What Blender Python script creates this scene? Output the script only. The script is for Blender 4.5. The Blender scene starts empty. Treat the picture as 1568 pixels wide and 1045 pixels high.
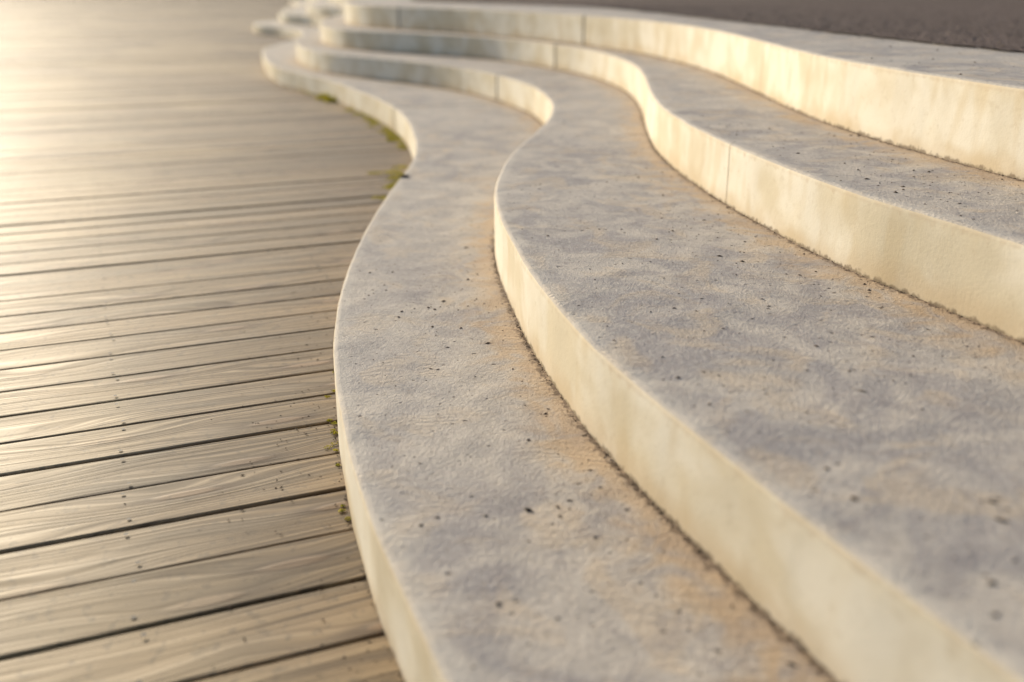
import bpy, math, random
import numpy as np
from mathutils import Vector, noise
from mathutils.geometry import delaunay_2d_cdt
random.seed(7); rng=np.random.default_rng(7)
scene=bpy.context.scene
scene.view_settings.view_transform='Standard'; scene.view_settings.look='None'
scene.view_settings.exposure=0; scene.view_settings.gamma=1

# ------------------------------------------------------------ step outlines (metres)
C1=[(-8,45),(-8,38),(-6.6,33),(-6,29),(-5.9,27),(-4.9,24.5),(-4.2,21.5),(-4.25,19),(-4.4,17.9),(-4.15,16.9),(-3.5,15.9),(-2.95,14.6),(-2.68,13.0),(-2.66,11.8),(-2.60,10.8),
(-2.41,10.008),(-2.222,9.333),(-1.945,8.538),(-1.644,7.979),(-1.346,7.436),(-1.058,6.787),(-0.836,6.238),(-0.668,5.738),(-0.574,5.363),(-0.486,4.87),(-0.422,4.382),(-0.4,4.073),(-0.404,3.747),(-0.417,3.432),(-0.423,3.114),(-0.424,2.822),(-0.419,2.597),(-0.41,2.373),(-0.395,2.182),(-0.372,1.974),(-0.348,1.817),(-0.326,1.697),(-0.3,1.575),(-0.274,1.468),(-0.243,1.351),(-0.211,1.239),(-0.178,1.133),(-0.147,1.049),(-0.115,0.962),(-0.065,0.835),(-0.03,0.74),
(0.03,.5),(0.15,.1),(0.33,-.5),(0.6,-1.2),(1.0,-2.2),(1.5,-4)]
C2=[(-7.4,45),(-7.4,38),(-6.0,33),(-5.4,29),(-5.3,27),(-4.4,24.5),(-3.8,21.5),(-3.95,19.4),(-4.08,18.4),(-3.8,17.4),(-3.1,16.4),(-2.6,15.0),(-2.35,13.3),(-2.25,11.9),(-2.15,10.6),
(-1.98,9.49),(-1.79,8.78),(-1.53,8.15),(-1.23,7.70),(-0.91,7.36),(-0.60,7.00),(-0.31,6.57),(-0.09,6.09),(0.02,5.75),(0.11,5.40),(0.16,5.00),(0.18,4.66),(0.17,4.35),(0.14,4.05),(0.085,3.73),(0.025,3.41),(-0.018,3.11),(-0.04,2.85),(-0.047,2.64),(-0.04,2.44),(-0.02,2.23),(0.004,2.05),(0.03,1.87),(0.057,1.72),(0.089,1.57),(0.12,1.44),(0.155,1.33),(0.187,1.235),(0.217,1.15),(0.252,1.05),(0.295,0.94),(0.33,0.85),(0.363,0.765),(0.395,0.69),(0.44,0.58),
(.6,.22),(.8,-.2),(1.1,-.8),(1.5,-1.8),(2.1,-4)]
C3=[(-6.8,45),(-6.8,38),(-5.4,33),(-4.8,29),(-4.7,27),(-3.9,24.5),(-3.3,21.5),(-3.35,18.6),(-3.36,17.2),(-3.0,16.2),(-2.4,15.2),(-2.1,13.9),(-2.0,12.6),(-1.97,11.4),
(-1.87,10.208),(-1.66,9.2),(-1.40,8.55),(-1.05,8.15),(-0.713,7.87),(-0.401,7.59),(-0.109,7.24),(0.112,6.87),(0.27,6.495),(0.43,6.04),(0.538,5.5),(0.578,4.975),(0.562,4.433),(0.522,3.969),(0.489,3.569),(0.475,3.24),(0.485,2.935),(0.507,2.669),(0.535,2.45),(0.573,2.219),(0.616,2.001),(0.659,1.826),(0.70,1.709),(0.741,1.595),(0.778,1.474),(0.813,1.369),(0.847,1.271),
(.98,.9),(1.15,.4),(1.4,-.3),(1.75,-1.2),(2.3,-2.5),(2.9,-4)]
C4=[(-6.2,45),(-6.2,38),(-4.8,33),(-4.2,29),(-4.1,27),(-3.4,24.5),(-2.8,21.5),(-2.85,18.6),(-2.86,17.2),(-2.5,16.2),(-2.0,15.2),(-1.8,13.9),(-1.75,12.6),(-1.72,11.2),
(-1.616,10.118),(-1.37,9.2),(-0.95,8.55),(-0.42,7.90),(0.071,7.14),(0.44,6.38),(0.69,5.66),(0.82,4.985),(0.872,4.40),(0.877,3.829),(0.870,3.3),(0.877,2.909),(0.902,2.62),(0.937,2.393),(0.973,2.196),(1.01,2.02),(1.045,1.862),(1.085,1.71),
(1.22,1.3),(1.45,.7),(1.75,-.1),(2.2,-1.1),(2.8,-2.5),(3.5,-4)]
C5=[(-5.6,45),(-5.6,38),(-4.2,33),(-3.6,29),(-3.5,27),(-2.8,24.5),(-2.3,21.5),(-2.3,18),(-1.9,16),(-1.3,13.5),(-1.15,12),(-1.0,10.8),(-.5,9.9),(.1,9.2),(0.609,8.3),(0.905,6.9),(1.068,5.8),(1.207,4.75),(1.297,4.004),(1.38,3.5),(1.475,2.999),(1.58,2.6),(1.8,2),(2.2,1),(2.8,-.5),(3.6,-2.5),(4.3,-4)]

def catmull(P,n=24):
    P=[np.array(p,float) for p in P]; P=[2*P[0]-P[1]]+P+[2*P[-1]-P[-2]]
    out=[]
    for i in range(1,len(P)-2):
        p0,p1,p2,p3=P[i-1:i+3]
        t0=0;t1=t0+np.linalg.norm(p1-p0)**.5;t2=t1+np.linalg.norm(p2-p1)**.5;t3=t2+np.linalg.norm(p3-p2)**.5
        for k in range(n):
            t=t1+(t2-t1)*k/n
            A1=(t1-t)/(t1-t0)*p0+(t-t0)/(t1-t0)*p1
            A2=(t2-t)/(t2-t1)*p1+(t-t1)/(t2-t1)*p2
            A3=(t3-t)/(t3-t2)*p2+(t-t2)/(t3-t2)*p3
            B1=(t2-t)/(t2-t0)*A1+(t-t0)/(t2-t0)*A2
            B2=(t3-t)/(t3-t1)*A2+(t-t1)/(t3-t1)*A3
            out.append((t2-t)/(t2-t1)*B1+(t-t1)/(t2-t1)*B2)
    out.append(P[-2]); return np.array(out)
def resample(P,ds=.015,sig=.05):
    C=catmull(P)
    s=np.concatenate([[0],np.cumsum(np.linalg.norm(np.diff(C,axis=0),axis=1))])
    n=int(s[-1]/ds); q=np.linspace(0,s[-1],n)
    X=np.interp(q,s,C[:,0]);Y=np.interp(q,s,C[:,1])
    k=int(3*sig/ds); w=np.exp(-.5*(np.arange(-k,k+1)*ds/sig)**2); w/=w.sum()
    X=np.convolve(np.pad(X,k,mode='edge'),w,'valid');Y=np.convolve(np.pad(Y,k,mode='edge'),w,'valid')
    R=np.stack([X,Y],1)
    keep=[i for i in range(len(R)) if i in(0,len(R)-1) or (-.5<R[i,1]<8) or i%5==0]
    return R[keep]
def normals(R):
    d=np.gradient(R,axis=0); d/=np.linalg.norm(d,axis=1)[:,None]
    return np.stack([-d[:,1],d[:,0]],1)
CUR=[resample(c) for c in (C1,C2,C3,C4,C5)]
for c in CUR[:4]:
    N=normals(c)
    j=np.array([noise.noise(Vector((p[0]*7,p[1]*7,3)))*.0018+noise.noise(Vector((p[0]*35,p[1]*35,8)))*.0004 for p in c])
    c+=N*j[:,None]
Z=[0,.135,.285,.435,.612]

# ------------------------------------------------------------ materials
def newmat(name):
    m=bpy.data.materials.new(name); m.use_nodes=True
    nt=m.node_tree; b=nt.nodes['Principled BSDF']; return m,nt,b
class NB:
    def __init__(s,nt,dim='3D'): s.nt=nt; s.dim=dim
    def n(s,t,**k):
        x=s.nt.nodes.new(t)
        for a,v in k.items(): setattr(x,a,v)
        return x
    def l(s,a,b): s.nt.links.new(a,b)
    def noise(s,vec,scale,detail=4,rough=.55,dist=0):
        x=s.n('ShaderNodeTexNoise',noise_dimensions=s.dim); x.inputs['Scale'].default_value=scale; x.inputs['Detail'].default_value=detail
        x.inputs['Roughness'].default_value=rough; x.inputs['Distortion'].default_value=dist
        s.l(vec,x.inputs['Vector']); return x.outputs['Fac']
    def mapr(s,v,a,b,c=0,d=1,smooth=False):
        x=s.n('ShaderNodeMapRange'); x.inputs['From Min'].default_value=a; x.inputs['From Max'].default_value=b
        x.inputs['To Min'].default_value=c; x.inputs['To Max'].default_value=d
        if smooth: x.interpolation_type='SMOOTHSTEP'
        s.l(v,x.inputs['Value']); return x.outputs['Result']
    def mix(s,f,a,b,blend='MIX'):
        x=s.n('ShaderNodeMix',data_type='RGBA',blend_type=blend)
        for v,i in((f,0),(a,6),(b,7)):
            if isinstance(v,(int,float)): x.inputs[i].default_value=v
            elif isinstance(v,tuple): x.inputs[i].default_value=(*v,1)
            else: s.l(v,x.inputs[i])
        return x.outputs[2]
    def math(s,op,a,b=0.0):
        x=s.n('ShaderNodeMath',operation=op)
        for v,i in((a,0),(b,1)):
            if isinstance(v,(int,float)): x.inputs[i].default_value=v
            else: s.l(v,x.inputs[i])
        return x.outputs[0]
    def bump(s,h,strength,dist,prev=None):
        x=s.n('ShaderNodeBump'); x.inputs['Strength'].default_value=strength; x.inputs['Distance'].default_value=dist
        s.l(h,x.inputs['Height'])
        if prev is not None: s.l(prev,x.inputs['Normal'])
        return x.outputs['Normal']
    def mapping(s,vec,sc=(1,1,1),rot=(0,0,0)):
        x=s.n('ShaderNodeMapping'); x.inputs['Scale'].default_value=sc; x.inputs['Rotation'].default_value=rot
        s.l(vec,x.inputs['Vector']); return x.outputs[0]
    def attr(s,name):
        return s.n('ShaderNodeAttribute',attribute_name=name)

def tread_mat():
    m,nt,b=newmat('trowelled_concrete'); B=NB(nt,'2D')
    v=B.n('ShaderNodeTexCoord').outputs['Object']
    n1=B.noise(v,6,3,.55,.6); n2=B.noise(v,14,2,.55,.8); n3=B.noise(v,1.6,1); n5=B.noise(v,70,2,.65)
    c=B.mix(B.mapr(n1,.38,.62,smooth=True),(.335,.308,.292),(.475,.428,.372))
    n6=B.noise(B.mapping(v,(1,1,1),(0,0,1)),8,2,.55,.6)
    c=B.mix(B.mapr(n6,.50,.68,0,.5,True),c,(.52,.415,.295))
    c=B.mix(B.mapr(n2,.53,.70,0,.45,True),c,(.27,.245,.24))
    c=B.mix(B.mapr(n3,.42,.62,0,.35,True),c,(.52,.475,.415))
    c=B.mix(B.mapr(n5,.32,.45,.3,0),c,(.57,.53,.47))
    c=B.mix(B.mapr(n5,.60,.72,0,.4),c,(.24,.21,.18))
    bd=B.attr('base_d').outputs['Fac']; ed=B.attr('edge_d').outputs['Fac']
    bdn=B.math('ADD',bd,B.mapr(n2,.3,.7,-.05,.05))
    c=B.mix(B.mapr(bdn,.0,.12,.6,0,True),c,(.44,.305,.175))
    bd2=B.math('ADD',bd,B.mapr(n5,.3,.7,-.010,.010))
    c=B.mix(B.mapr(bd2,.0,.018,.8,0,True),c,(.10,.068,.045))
    edn=B.math('ADD',ed,B.mapr(n2,.3,.7,-.008,.008))
    c=B.mix(B.mapr(edn,.014,.034,.4,0,True),c,(.58,.54,.47))
    vor=B.n('ShaderNodeTexVoronoi',voronoi_dimensions='2D'); vor.inputs['Scale'].default_value=17
    B.l(v,vor.inputs['Vector'])
    pit=B.mapr(B.math('SUBTRACT',vor.outputs['Distance'],B.mapr(n5,.3,.7,.0,.075)),-.015,.015,1,0)
    pit=B.math('MULTIPLY',pit,B.mapr(n1,.48,.52))
    c=B.mix(B.math('MULTIPLY',pit,.8),c,(.07,.06,.055))
    B.l(c,b.inputs['Base Color']); b.inputs['Roughness'].default_value=.85
    b.inputs['Specular IOR Level'].default_value=.3
    wv=B.n('ShaderNodeTexWave',wave_type='RINGS',rings_direction='Z'); wv.inputs['Scale'].default_value=16; wv.inputs['Distortion'].default_value=16
    wv.inputs['Detail'].default_value=2; wv.inputs['Detail Scale'].default_value=.5; wv.inputs['Detail Roughness'].default_value=.7
    B.l(v,wv.inputs['Vector'])
    h=B.math('MULTIPLY',B.math('MULTIPLY',wv.outputs['Fac'],B.mapr(n6,.45,.62)),.0006)
    h=B.math('ADD',h,B.math('MULTIPLY',B.noise(v,9,1),.009))
    h=B.math('ADD',h,B.math('MULTIPLY',B.noise(v,130,3,.78),.0038))
    h=B.math('SUBTRACT',h,B.math('MULTIPLY',pit,.0022))
    B.l(B.bump(h,.8,1.0),b.inputs['Normal']); return m
def riser_mat():
    m,nt,b=newmat('cast_concrete_face'); B=NB(nt)
    v=B.n('ShaderNodeTexCoord').outputs['Object']
    n1=B.noise(v,5,3,.55,.3); n5=B.noise(v,45,2,.65)
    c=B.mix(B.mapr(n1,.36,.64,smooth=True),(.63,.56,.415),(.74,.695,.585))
    c=B.mix(B.mapr(n5,.58,.72,0,.25,True),c,(.50,.42,.29))
    n7=B.noise(B.mapping(v,(1,1,.35)),11,2,.5)
    c=B.mix(B.mapr(n7,.55,.72,0,.4,True),c,(.56,.45,.27))
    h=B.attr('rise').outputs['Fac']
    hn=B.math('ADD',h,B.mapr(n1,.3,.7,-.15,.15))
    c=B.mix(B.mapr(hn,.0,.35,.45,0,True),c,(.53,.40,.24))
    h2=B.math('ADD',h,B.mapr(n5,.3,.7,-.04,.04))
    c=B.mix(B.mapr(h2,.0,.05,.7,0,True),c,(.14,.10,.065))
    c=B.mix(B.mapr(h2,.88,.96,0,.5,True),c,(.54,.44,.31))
    B.l(c,b.inputs['Base Color']); b.inputs['Roughness'].default_value=.85
    b.inputs['Specular IOR Level'].default_value=.25
    q=B.math('MULTIPLY',B.noise(v,7,1),.006)
    q=B.math('ADD',q,B.math('MULTIPLY',B.noise(v,120,2,.7),.0008))
    B.l(B.bump(q,.6,1.0),b.inputs['Normal']); return m
def wood_mat():
    m,nt,b=newmat('weathered_decking'); B=NB(nt,'2D')
    v=B.n('ShaderNodeTexCoord').outputs['Object']
    at=B.attr('board'); sp=B.n('ShaderNodeSeparateColor'); B.l(at.outputs['Color'],sp.inputs[0])
    r1,r2=sp.outputs[0],sp.outputs[1]
    sx=B.n('ShaderNodeSeparateXYZ'); B.l(v,sx.inputs[0])
    u=B.math('ADD',sx.outputs[0],B.math('MULTIPLY',r1,53.0)); w=B.math('ADD',sx.outputs[1],B.math('MULTIPLY',r2,7.0))
    cb=B.n('ShaderNodeCombineXYZ'); B.l(u,cb.inputs[0]); B.l(w,cb.inputs[1])
    vor=B.n('ShaderNodeTexVoronoi',voronoi_dimensions='2D'); vor.inputs['Scale'].default_value=1; B.l(B.mapping(cb.outputs[0],(1.5,7.5,1)),vor.inputs['Vector'])
    kd=vor.outputs['Distance']
    knot=B.mapr(kd,.05,.10,1,0,True); halo=B.mapr(kd,.05,.45,1,0,True)
    w2=B.math('ADD',w,B.math('MULTIPLY',halo,.03))
    w2=B.math('ADD',w2,B.math('MULTIPLY',B.noise(B.mapping(cb.outputs[0],(1.1,4,1)),1,1),.06))
    cg=B.n('ShaderNodeCombineXYZ'); B.l(u,cg.inputs[0]); B.l(w2,cg.inputs[1])
    g1=B.noise(B.mapping(cg.outputs[0],(1.2,125,1)),1,3,.7)
    g3=B.noise(B.mapping(cb.outputs[0],(3,12,1)),1,2,.6,.3)
    c=B.mix(B.mapr(g1,.38,.60),(.095,.060,.028),(.26,.178,.088))
    c=B.mix(B.mapr(g3,.44,.68,0,.6,True),c,(.15,.112,.068))
    c=B.mix(B.mapr(g1,.58,.72,0,.5),c,(.35,.262,.15))
    c=B.mix(B.mapr(kd,.08,.19,.75,0,True),c,(.07,.038,.017))
    c=B.mix(B.math('MULTIPLY',knot,.75),c,(.26,.17,.095))
    tone=B.mapr(r2,0,1,.74,1.16)
    cc=B.n('ShaderNodeCombineColor')
    for i in range(3): B.l(tone,cc.inputs[i])
    c=B.mix(1.0,c,cc.outputs[0],'MULTIPLY')
    big=B.noise(v,.55,3,.6); c=B.mix(B.mapr(big,.45,.60,.0,.4,True),c,(.39,.285,.145))  # broad pale patches: dappled sunlight painted into the wood colour; then fine dark specks
    fd=B.noise(v,38,2,.65); c=B.mix(B.mapr(fd,.58,.72,0,.45),c,(.065,.046,.026))
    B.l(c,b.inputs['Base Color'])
    B.l(B.mapr(g1,.3,.7,.70,.52),b.inputs['Roughness']); b.inputs['Specular IOR Level'].default_value=.42
    q=B.math('MULTIPLY',g1,.0015)
    q=B.math('ADD',q,B.math('MULTIPLY',knot,.0010))
    q=B.math('ADD',q,B.math('MULTIPLY',g3,.003))
    B.l(B.bump(q,.8,1.0),b.inputs['Normal']); return m
def simple(name,c1,c2,scale,rough=.9,bump=.003,bscale=None,spec=.3,c3=None,transl=0):
    m,nt,b=newmat(name); B=NB(nt); v=B.n('ShaderNodeTexCoord').outputs['Object']
    n=B.noise(v,scale,2,.65); c=B.mix(B.mapr(n,.35,.65),c1,c2)
    if c3: c=B.mix(B.mapr(B.noise(v,2.2,3,.6),.42,.62,0,.6,True),c,c3)
    B.l(c,b.inputs['Base Color']); b.inputs['Roughness'].default_value=rough
    b.inputs['Specular IOR Level'].default_value=spec
    if bump: B.l(B.bump(B.noise(v,bscale or scale*3,1,.6),.8,bump),b.inputs['Normal'])
    if transl:
        t=B.n('ShaderNodeBsdfTranslucent'); B.l(c,t.inputs['Color']); ms=B.n('ShaderNodeMixShader'); ms.inputs[0].default_value=transl
        B.l(b.outputs[0],ms.inputs[1]); B.l(t.outputs[0],ms.inputs[2]); B.l(ms.outputs[0],nt.nodes['Material Output'].inputs['Surface'])
    return m
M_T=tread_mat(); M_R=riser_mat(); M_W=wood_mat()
M_G=simple('gravel_asphalt',(.05,.036,.032),(.20,.155,.135),38,1,.012,50,.1,(.105,.08,.068))
M_D=simple('dark_soil',(.02,.015,.01),(.05,.038,.025),20,.9,0)
M_GR=simple('dirt_crumbs',(.03,.022,.017),(.13,.09,.06),40,.9,0)
M_GS=simple('gravel_stones',(.05,.04,.035),(.28,.22,.18),25,.9,0)
M_M=simple('moss_green',(.17,.18,.02),(.47,.40,.06),50,.8,0,transl=.5)
M_J=simple('joint_filler',(.05,.045,.04),(.10,.09,.08),60,.9,0)
M_JF=simple('hairline_joint',(.25,.21,.15),(.35,.29,.2),60,.9,0)
M_S=simple('screw_steel',(.02,.016,.012),(.04,.03,.025),200,.5,0)
M_E=simple('soil',(.06,.05,.03),(.09,.09,.04),.5,.95,0)

def add(name,verts,faces,mats,parent=None,midx=None,smooth=None,link=True):
    me=bpy.data.meshes.new(name); me.from_pydata([tuple(map(float,p)) for p in verts],[],faces)
    for m in mats: me.materials.append(m)
    if midx is not None: me.polygons.foreach_set('material_index',midx)
    if smooth is not None: me.polygons.foreach_set('use_smooth',smooth)
    me.update(); o=bpy.data.objects.new(name,me); scene.collection.objects.link(o)
    if parent: o.parent=parent
    return o
def empty(name):
    o=bpy.data.objects.new(name,None); scene.collection.objects.link(o); return o
def dist_to(P,C):
    out=np.full(len(P),9.0)
    for i in range(0,len(P),2000):
        d=P[i:i+2000,None,:]-C[None,:,:]; out[i:i+2000]=np.sqrt((d**2).sum(2).min(1))
    return out
def fattr(me,name,vals):
    a=me.attributes.new(name,'FLOAT','POINT'); a.data.foreach_set('value',np.asarray(vals,dtype=np.float32))

# ------------------------------------------------------------ concrete steps
STEPS=[]
R=.010
for i in range(4):
    c=CUR[i]; N=normals(c); zt=Z[i+1]; zl=Z[i]-.04; n=len(c)
    root=empty('concrete_step')
    STEPS.append(root)
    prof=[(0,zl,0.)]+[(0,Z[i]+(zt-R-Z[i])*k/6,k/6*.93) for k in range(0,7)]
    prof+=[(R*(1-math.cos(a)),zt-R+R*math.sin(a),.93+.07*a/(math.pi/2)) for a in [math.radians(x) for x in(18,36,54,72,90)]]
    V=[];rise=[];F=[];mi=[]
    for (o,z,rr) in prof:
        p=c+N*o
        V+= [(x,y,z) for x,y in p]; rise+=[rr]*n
    for k in range(len(prof)-1):
        for j in range(n-1):
            F.append((k*n+j,k*n+j+1,(k+1)*n+j+1,(k+1)*n+j)); mi.append(0 if k<9 else 1)
    ring=c+N*R
    closing=[(25,-4.5),(25,48)]
    pts=[Vector((float(x),float(y))) for x,y in ring]+[Vector(q) for q in closing]
    nb=len(pts); edges=[(a,(a+1)%nb) for a in range(nb)]
    nx=CUR[i+1]
    gx,gy=np.meshgrid(np.arange(-2.6,3.2,.045),np.arange(-.6,9.5,.045)); G=np.stack([gx.ravel(),gy.ravel()],1)
    G+=rng.uniform(-.008,.008,G.shape)
    def xat(C,y):
        m=(C[:,1]>-3)&(C[:,1]<12); o=np.argsort(C[m,1]); return np.interp(y,C[m,1][o],C[m,0][o])
    a=xat(ring,G[:,1]); b=xat(nx,G[:,1])
    G=G[(G[:,0]>a+.005)&(G[:,0]<b+.12)]
    G=G[dist_to(G,ring)>.014]
    rows=[]
    for off in (-.09,-.05,-.03,-.015,-.004,.01):
        q=nx[::2]+normals(nx)[::2]*off; q=q[(q[:,1]>-.6)&(q[:,1]<9.5)]; rows.append(q)
    for off in (.016,.034,.06):
        q=(c+N*off)[::2]; q=q[(q[:,1]>-.6)&(q[:,1]<9.5)]; rows.append(q)
    G=np.concatenate([G]+rows)
    G=G[dist_to(G,ring)>.002]
    pts+=[Vector((float(x),float(y))) for x,y in G]
    vo,eo,fo,_,_,_=delaunay_2d_cdt(pts,edges,[list(range(nb))],1,1e-5)
    TV=np.array([(p.x,p.y) for p in vo])
    add_f=[]
    for f in fo:
        p0,p1,p2=TV[f[0]],TV[f[1]],TV[f[2]]
        ar=(p1[0]-p0[0])*(p2[1]-p0[1])-(p1[1]-p0[1])*(p2[0]-p0[0])
        add_f.append(tuple(f) if ar>0 else tuple(reversed(f)))
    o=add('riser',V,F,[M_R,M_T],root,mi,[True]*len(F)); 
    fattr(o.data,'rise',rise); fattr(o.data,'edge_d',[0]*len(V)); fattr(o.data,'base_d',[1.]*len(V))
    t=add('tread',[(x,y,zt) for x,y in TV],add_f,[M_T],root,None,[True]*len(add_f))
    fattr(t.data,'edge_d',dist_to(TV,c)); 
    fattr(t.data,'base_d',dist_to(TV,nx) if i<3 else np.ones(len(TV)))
    jl={0:[(-.67,5.74),(-2.0,8.6)],1:[(-.09,6.09),(-1.98,9.3)],2:[(.27,6.495),(.535,2.45)],3:[(.44,6.38),(-.9,8.5),(.875,3.6)]}[i]
    for q in jl:
        k=int(np.argmin(((c-np.array(q))**2).sum(1))); d=np.array([N[k,1],-N[k,0]]); thin=q in((.535,2.45),(.875,3.6))
        wd=.0012 if thin else .009
        vv=[];ff=[]
        for (o_,z_,_) in prof[1:]:
            e=.0012; zz=z_+(e if o_>0 else 0)
            for sgn in(-1,1):
                p=c[k]+N[k]*(o_-e*(1 if o_<R*.9 else 0))+d*wd*sgn; vv.append((p[0],p[1],zz))
        far=None
        if i<3 and not thin:
            for s in np.arange(.02,2.5,.02):
                p=c[k]+N[k]*s
                if np.sqrt(((nx-p)**2).sum(1)).min()<.02: far=p;break
        if far is not None:
            for sgn in(-1,1):
                p=far+d*wd*.6*sgn; vv.append((p[0],p[1],zt+.0012))
        for a_ in range(len(vv)//2-1): ff.append((2*a_,2*a_+1,2*a_+3,2*a_+2))
        add('joint',vv,ff,[M_JF if thin else M_J],root)

# ------------------------------------------------------------ gravel plaza
c5=CUR[4]; zp=Z[4]+.006
c5j=c5+np.array([[noise.noise(Vector((p[0]*6,p[1]*6,1)))*.03+noise.noise(Vector((p[0]*25,p[1]*25,2)))*.012,0] for p in c5])
pp=[(x,y,zp) for x,y in c5j]+[(90,-4,zp),(90,45,zp)]
add('gravel_plaza',pp,[tuple(range(len(pp)))],[M_G])
gs=1500
add('ground',[(-gs,-gs,-.2),(gs,-gs,-.2),(gs,gs,-.2),(-gs,gs,-.2)],[(0,1,2,3)],[M_E])

# ------------------------------------------------------------ wooden deck
deck=empty('wooden_deck'); ang=math.radians(22.5); pitch=.138; gap=.0065
ca,sa=math.cos(ang),math.sin(ang)
def uv(x,y): return (x*ca+y*sa,-x*sa+y*ca)
v0=uv(-.6515,1.0537)[1]%pitch
V=[];F=[];COL=[]
row=-30
while True:
    va=v0+row*pitch+gap/2; vb=va+pitch-gap
    if va>62: break
    if -1.5<va<14:
        cuts=[-34,round(random.uniform(-20,-15)/.6)*.6,round(random.uniform(-11,-6)/.6)*.6,14]
        segs=[(a+.001,b-.001) for a,b in zip(cuts,cuts[1:]) if b-a>.3]
    else: segs=[(-60,14)]
    zj=random.uniform(-.0020,.0010)
    for (a,b) in segs:
        r=(random.random(),random.random(),random.random(),1)
        z=zj+random.uniform(-.0006,.0006); e=.0035; k=len(V)
        tl=random.uniform(-.0010,.0010); sk=random.uniform(-.0015,.0015)
        for uu,q in((a,sk),(b,-sk)):
            P=[(va,-.028),(va,z-e),(va+e*.3,z-e*.3),(va+e,z+tl),(vb-e,z-tl),(vb-e*.3,z-e*.3),(vb,z-e),(vb,-.028)]
            for (vv,zz) in P: V.append((uu,vv+q,zz))
        for j in range(7):
            F.append((k+j,k+8+j,k+9+j,k+j+1)); COL.append(r)
        F.append(tuple(k+j for j in range(8))); COL.append(r)
        F.append(tuple(k+15-j for j in range(8))); COL.append(r)
    row+=1
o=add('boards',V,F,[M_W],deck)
at=o.data.attributes.new('board','FLOAT_COLOR','FACE')
at.data.foreach_set('color',np.array(COL,dtype=np.float32).ravel())
o.rotation_euler=(0,0,ang)
V=[];F=[]
for rr in range(-2,70):
    vc=v0+rr*pitch+pitch/2
    for ju in np.arange(-9,6,.6):
        for s in(-1,1):
            uu=ju+random.uniform(-.008,.008)-.03; vv=vc+s*.046+random.uniform(-.005,.005); k=len(V); rad=.0040
            for q in range(8):
                V.append((uu+rad*math.cos(q*math.pi/4),vv+rad*math.sin(q*math.pi/4),.0018))
            F.append(tuple(range(k,k+8)))
o=add('screws',V,F,[M_S],deck); o.rotation_euler=(0,0,ang)
o=add('subframe',[(-60,-5,-.03),(14,-5,-.03),(14,62,-.03),(-60,62,-.03)],[(0,1,2,3)],[M_D],deck); o.rotation_euler=(0,0,ang)

# ------------------------------------------------------------ grit
OV=np.array([(1,0,0),(-1,0,0),(0,1,0),(0,-1,0),(0,0,1),(0,0,-1)],float)
OF=[(0,2,4),(2,1,4),(1,3,4),(3,0,4),(2,0,5),(1,2,5),(3,1,5),(0,3,5)]
def crumb(V,F,x,y,z,s,el=1.0,flat=.6,rot=None):
    k=len(V); v=OV*s*rng.uniform(.6,1.3,(6,1)); v[:,0]*=el; v[:,2]*=flat
    a=rng.uniform(0,6.28) if rot is None else rot; c_,s_=math.cos(a),math.sin(a)
    for p in v: V.append((x+p[0]*c_-p[1]*s_,y+p[0]*s_+p[1]*c_,z+max(p[2],-s*.2)+s*.15))
    for f in OF: F.append(tuple(k+j for j in f))
V=[];F=[]
for i in (0,1,2,3):
    c=CUR[i]; N=normals(c); sel=np.where((c[:,1]>-.3)&(c[:,1]<7.5))[0]
    for j in sel:
        dens=(4.5 if i else 2.2)*(0.2+1.4*max(0,noise.noise(Vector((c[j,0]*3,c[j,1]*3,i*5)))+.3))
        for _ in range(rng.poisson(dens)):
            off=-abs(rng.normal(0,.004))-.0008; p=c[j]+N[j]*off+rng.uniform(-.008,.008,2)*np.array([.2,1])
            crumb(V,F,p[0],p[1],Z[i],rng.uniform(.0008,.0022))
for i in range(4):
    c=CUR[i]; nx=CUR[i+1]; 
    for _ in range(1000 if i==1 else 520):
        y=rng.uniform(.5,6) if rng.random()<.6 else rng.uniform(.6,2.8); a=xat(c,y); b=xat(nx,y); x=a+.03+(b-a-.03)*rng.uniform(0,1)
        if noise.noise(Vector((x*3,y*3,4)))<rng.uniform(-.5,.35): continue
        big=rng.random()<.15
        crumb(V,F,x,y,Z[i+1],rng.uniform(.0022,.0038) if big else rng.uniform(.0009,.0020),rng.uniform(1,2.4),.7)
for _ in range(700):
    y=rng.uniform(.8,6); x=xat(CUR[0],y)-abs(rng.normal(0,.12))-.004
    crumb(V,F,x,y,0,rng.uniform(.0008,.0024),rng.uniform(1,2),.5)
for (x,y,z,s,el,ro) in [(.023,1.19,.135,.0052,1.8,2.5),(.476,1.25,.285,.0035,2.8,2.6),(.514,.943,.285,.0036,2.2,2.5),(.506,.905,.285,.004,2.0,2.5),(-.39,3.62,.135,.012,3,.5),(-.12,1.15,.135,.0036,1.5,1),(-.1,1.17,.135,.003,1.5,0),(.36,1.02,.285,.0032,2,2)]:
    crumb(V,F,x,y,z,s,el,.6,ro)
add('dirt_grit',V,F,[M_GR])
V=[];F=[]
for _ in range(5000):
    y=rng.uniform(1.2,9); x=xat(CUR[4],y)-.04+abs(rng.normal(0,.9))
    crumb(V,F,x,y,zp,rng.uniform(.002,.007),rng.uniform(1,1.8),.6)
add('loose_gravel',V,F,[M_GS])

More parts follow.
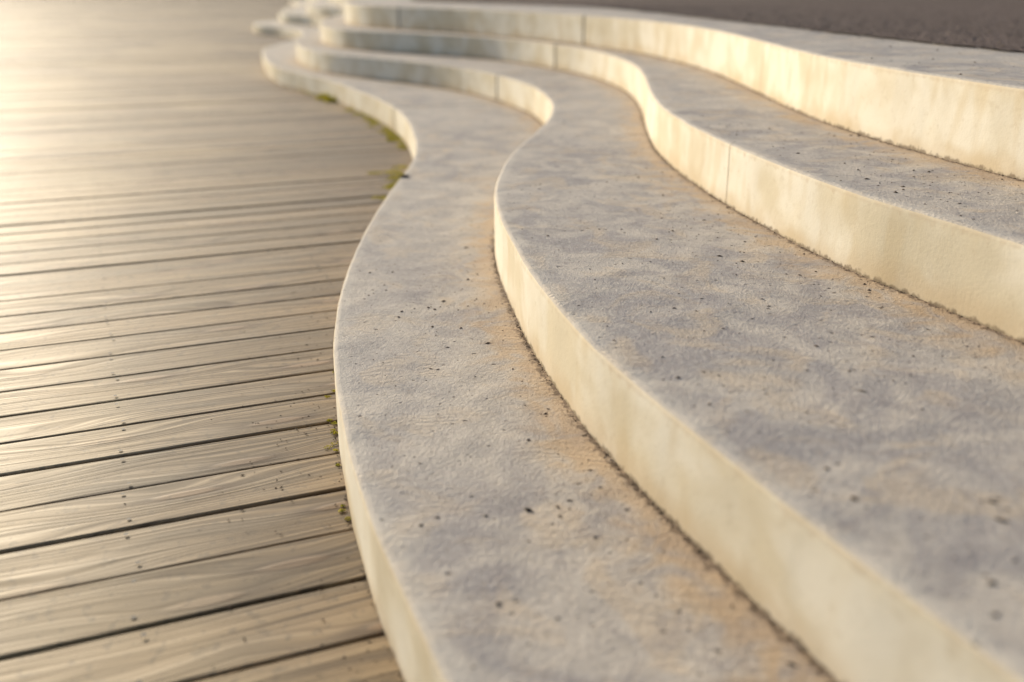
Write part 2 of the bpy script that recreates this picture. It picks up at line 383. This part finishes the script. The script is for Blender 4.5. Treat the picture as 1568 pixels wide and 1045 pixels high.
# ------------------------------------------------------------ moss / weeds
V=[];F=[]
def tuft(x,y,z,rad,n,h):
    for _ in range(n):
        r=rad*math.sqrt(random.random()); a=random.uniform(0,6.28); px,py=x+r*math.cos(a),y+r*math.sin(a)
        hh=h*random.uniform(.4,1)*(1-.5*r/rad); b=random.uniform(0,6.28); w=random.uniform(.0008,.002)+h*.04
        lx,ly=random.uniform(-.6,.6)*hh,random.uniform(-.6,.6)*hh; k=len(V)
        V.extend([(px-w*math.cos(b),py-w*math.sin(b),z),(px+w*math.cos(b),py+w*math.sin(b),z),(px+lx*.5+w*.7*math.cos(b),py+ly*.5+w*.7*math.sin(b),z+hh*.6),(px+lx*.5-w*.7*math.cos(b),py+ly*.5-w*.7*math.sin(b),z+hh*.6),(px+lx,py+ly,z+hh)])
        F.append((k,k+1,k+2,k+3)); F.append((k+3,k+2,k+4))
c=CUR[0]; N=normals(c)
def along(y0,y1,cnt,rad,n,h,spread=.01):
    sel=np.where((c[:,1]>y0)&(c[:,1]<y1))[0]
    for _ in range(cnt):
        j=random.choice(list(sel)); o=-abs(random.gauss(0,spread))-.004; p=c[j]+N[j]*o
        tuft(p[0],p[1],0,rad*random.uniform(.5,1.2),n,h*random.uniform(.5,1.2))
along(7.2,7.5,14,.055,90,.06,.03); along(7.5,8.2,8,.02,40,.015)
along(5.1,6.8,70,.025,70,.012,.03)
along(3.8,4.6,30,.045,130,.009,.08); along(1.3,3.6,36,.007,30,.005,.006)
add('moss',V,F,[M_M])

# ------------------------------------------------------------ light
AZ=math.radians(53); EL=math.radians(21)   # sun ahead-left of the camera
sd=Vector((-math.cos(AZ)*math.cos(EL),math.sin(AZ)*math.cos(EL),math.sin(EL)))
L=bpy.data.lights.new('sun','SUN'); L.energy=5; L.angle=math.radians(.6); L.color=(1,.87,.66)
lo=bpy.data.objects.new('sun',L); scene.collection.objects.link(lo); lo.rotation_euler=sd.to_track_quat('Z','Y').to_euler()
w=bpy.data.worlds.new('World'); scene.world=w; w.use_nodes=True; nt=w.node_tree
sky=nt.nodes.new('ShaderNodeTexSky'); sky.sky_type='NISHITA'; sky.sun_disc=False; sky.sun_elevation=EL; sky.sun_rotation=math.atan2(sd.x,sd.y)
sky.dust_density=2.0; sky.air_density=.95
nt.links.new(sky.outputs[0],nt.nodes['Background'].inputs[0]); nt.nodes['Background'].inputs[1].default_value=.15

# ------------------------------------------------------------ camera
cd=bpy.data.cameras.new('camera'); cam=bpy.data.objects.new('camera',cd); scene.collection.objects.link(cam)
cam.location=(0,0,.81); cam.rotation_euler=(math.radians(90-19.9),0,0)
cd.sensor_width=36; cd.lens=35; cd.clip_start=.02; cd.clip_end=4000
cd.dof.use_dof=True; cd.dof.focus_distance=1.9; cd.dof.aperture_fstop=1.9
scene.camera=cam
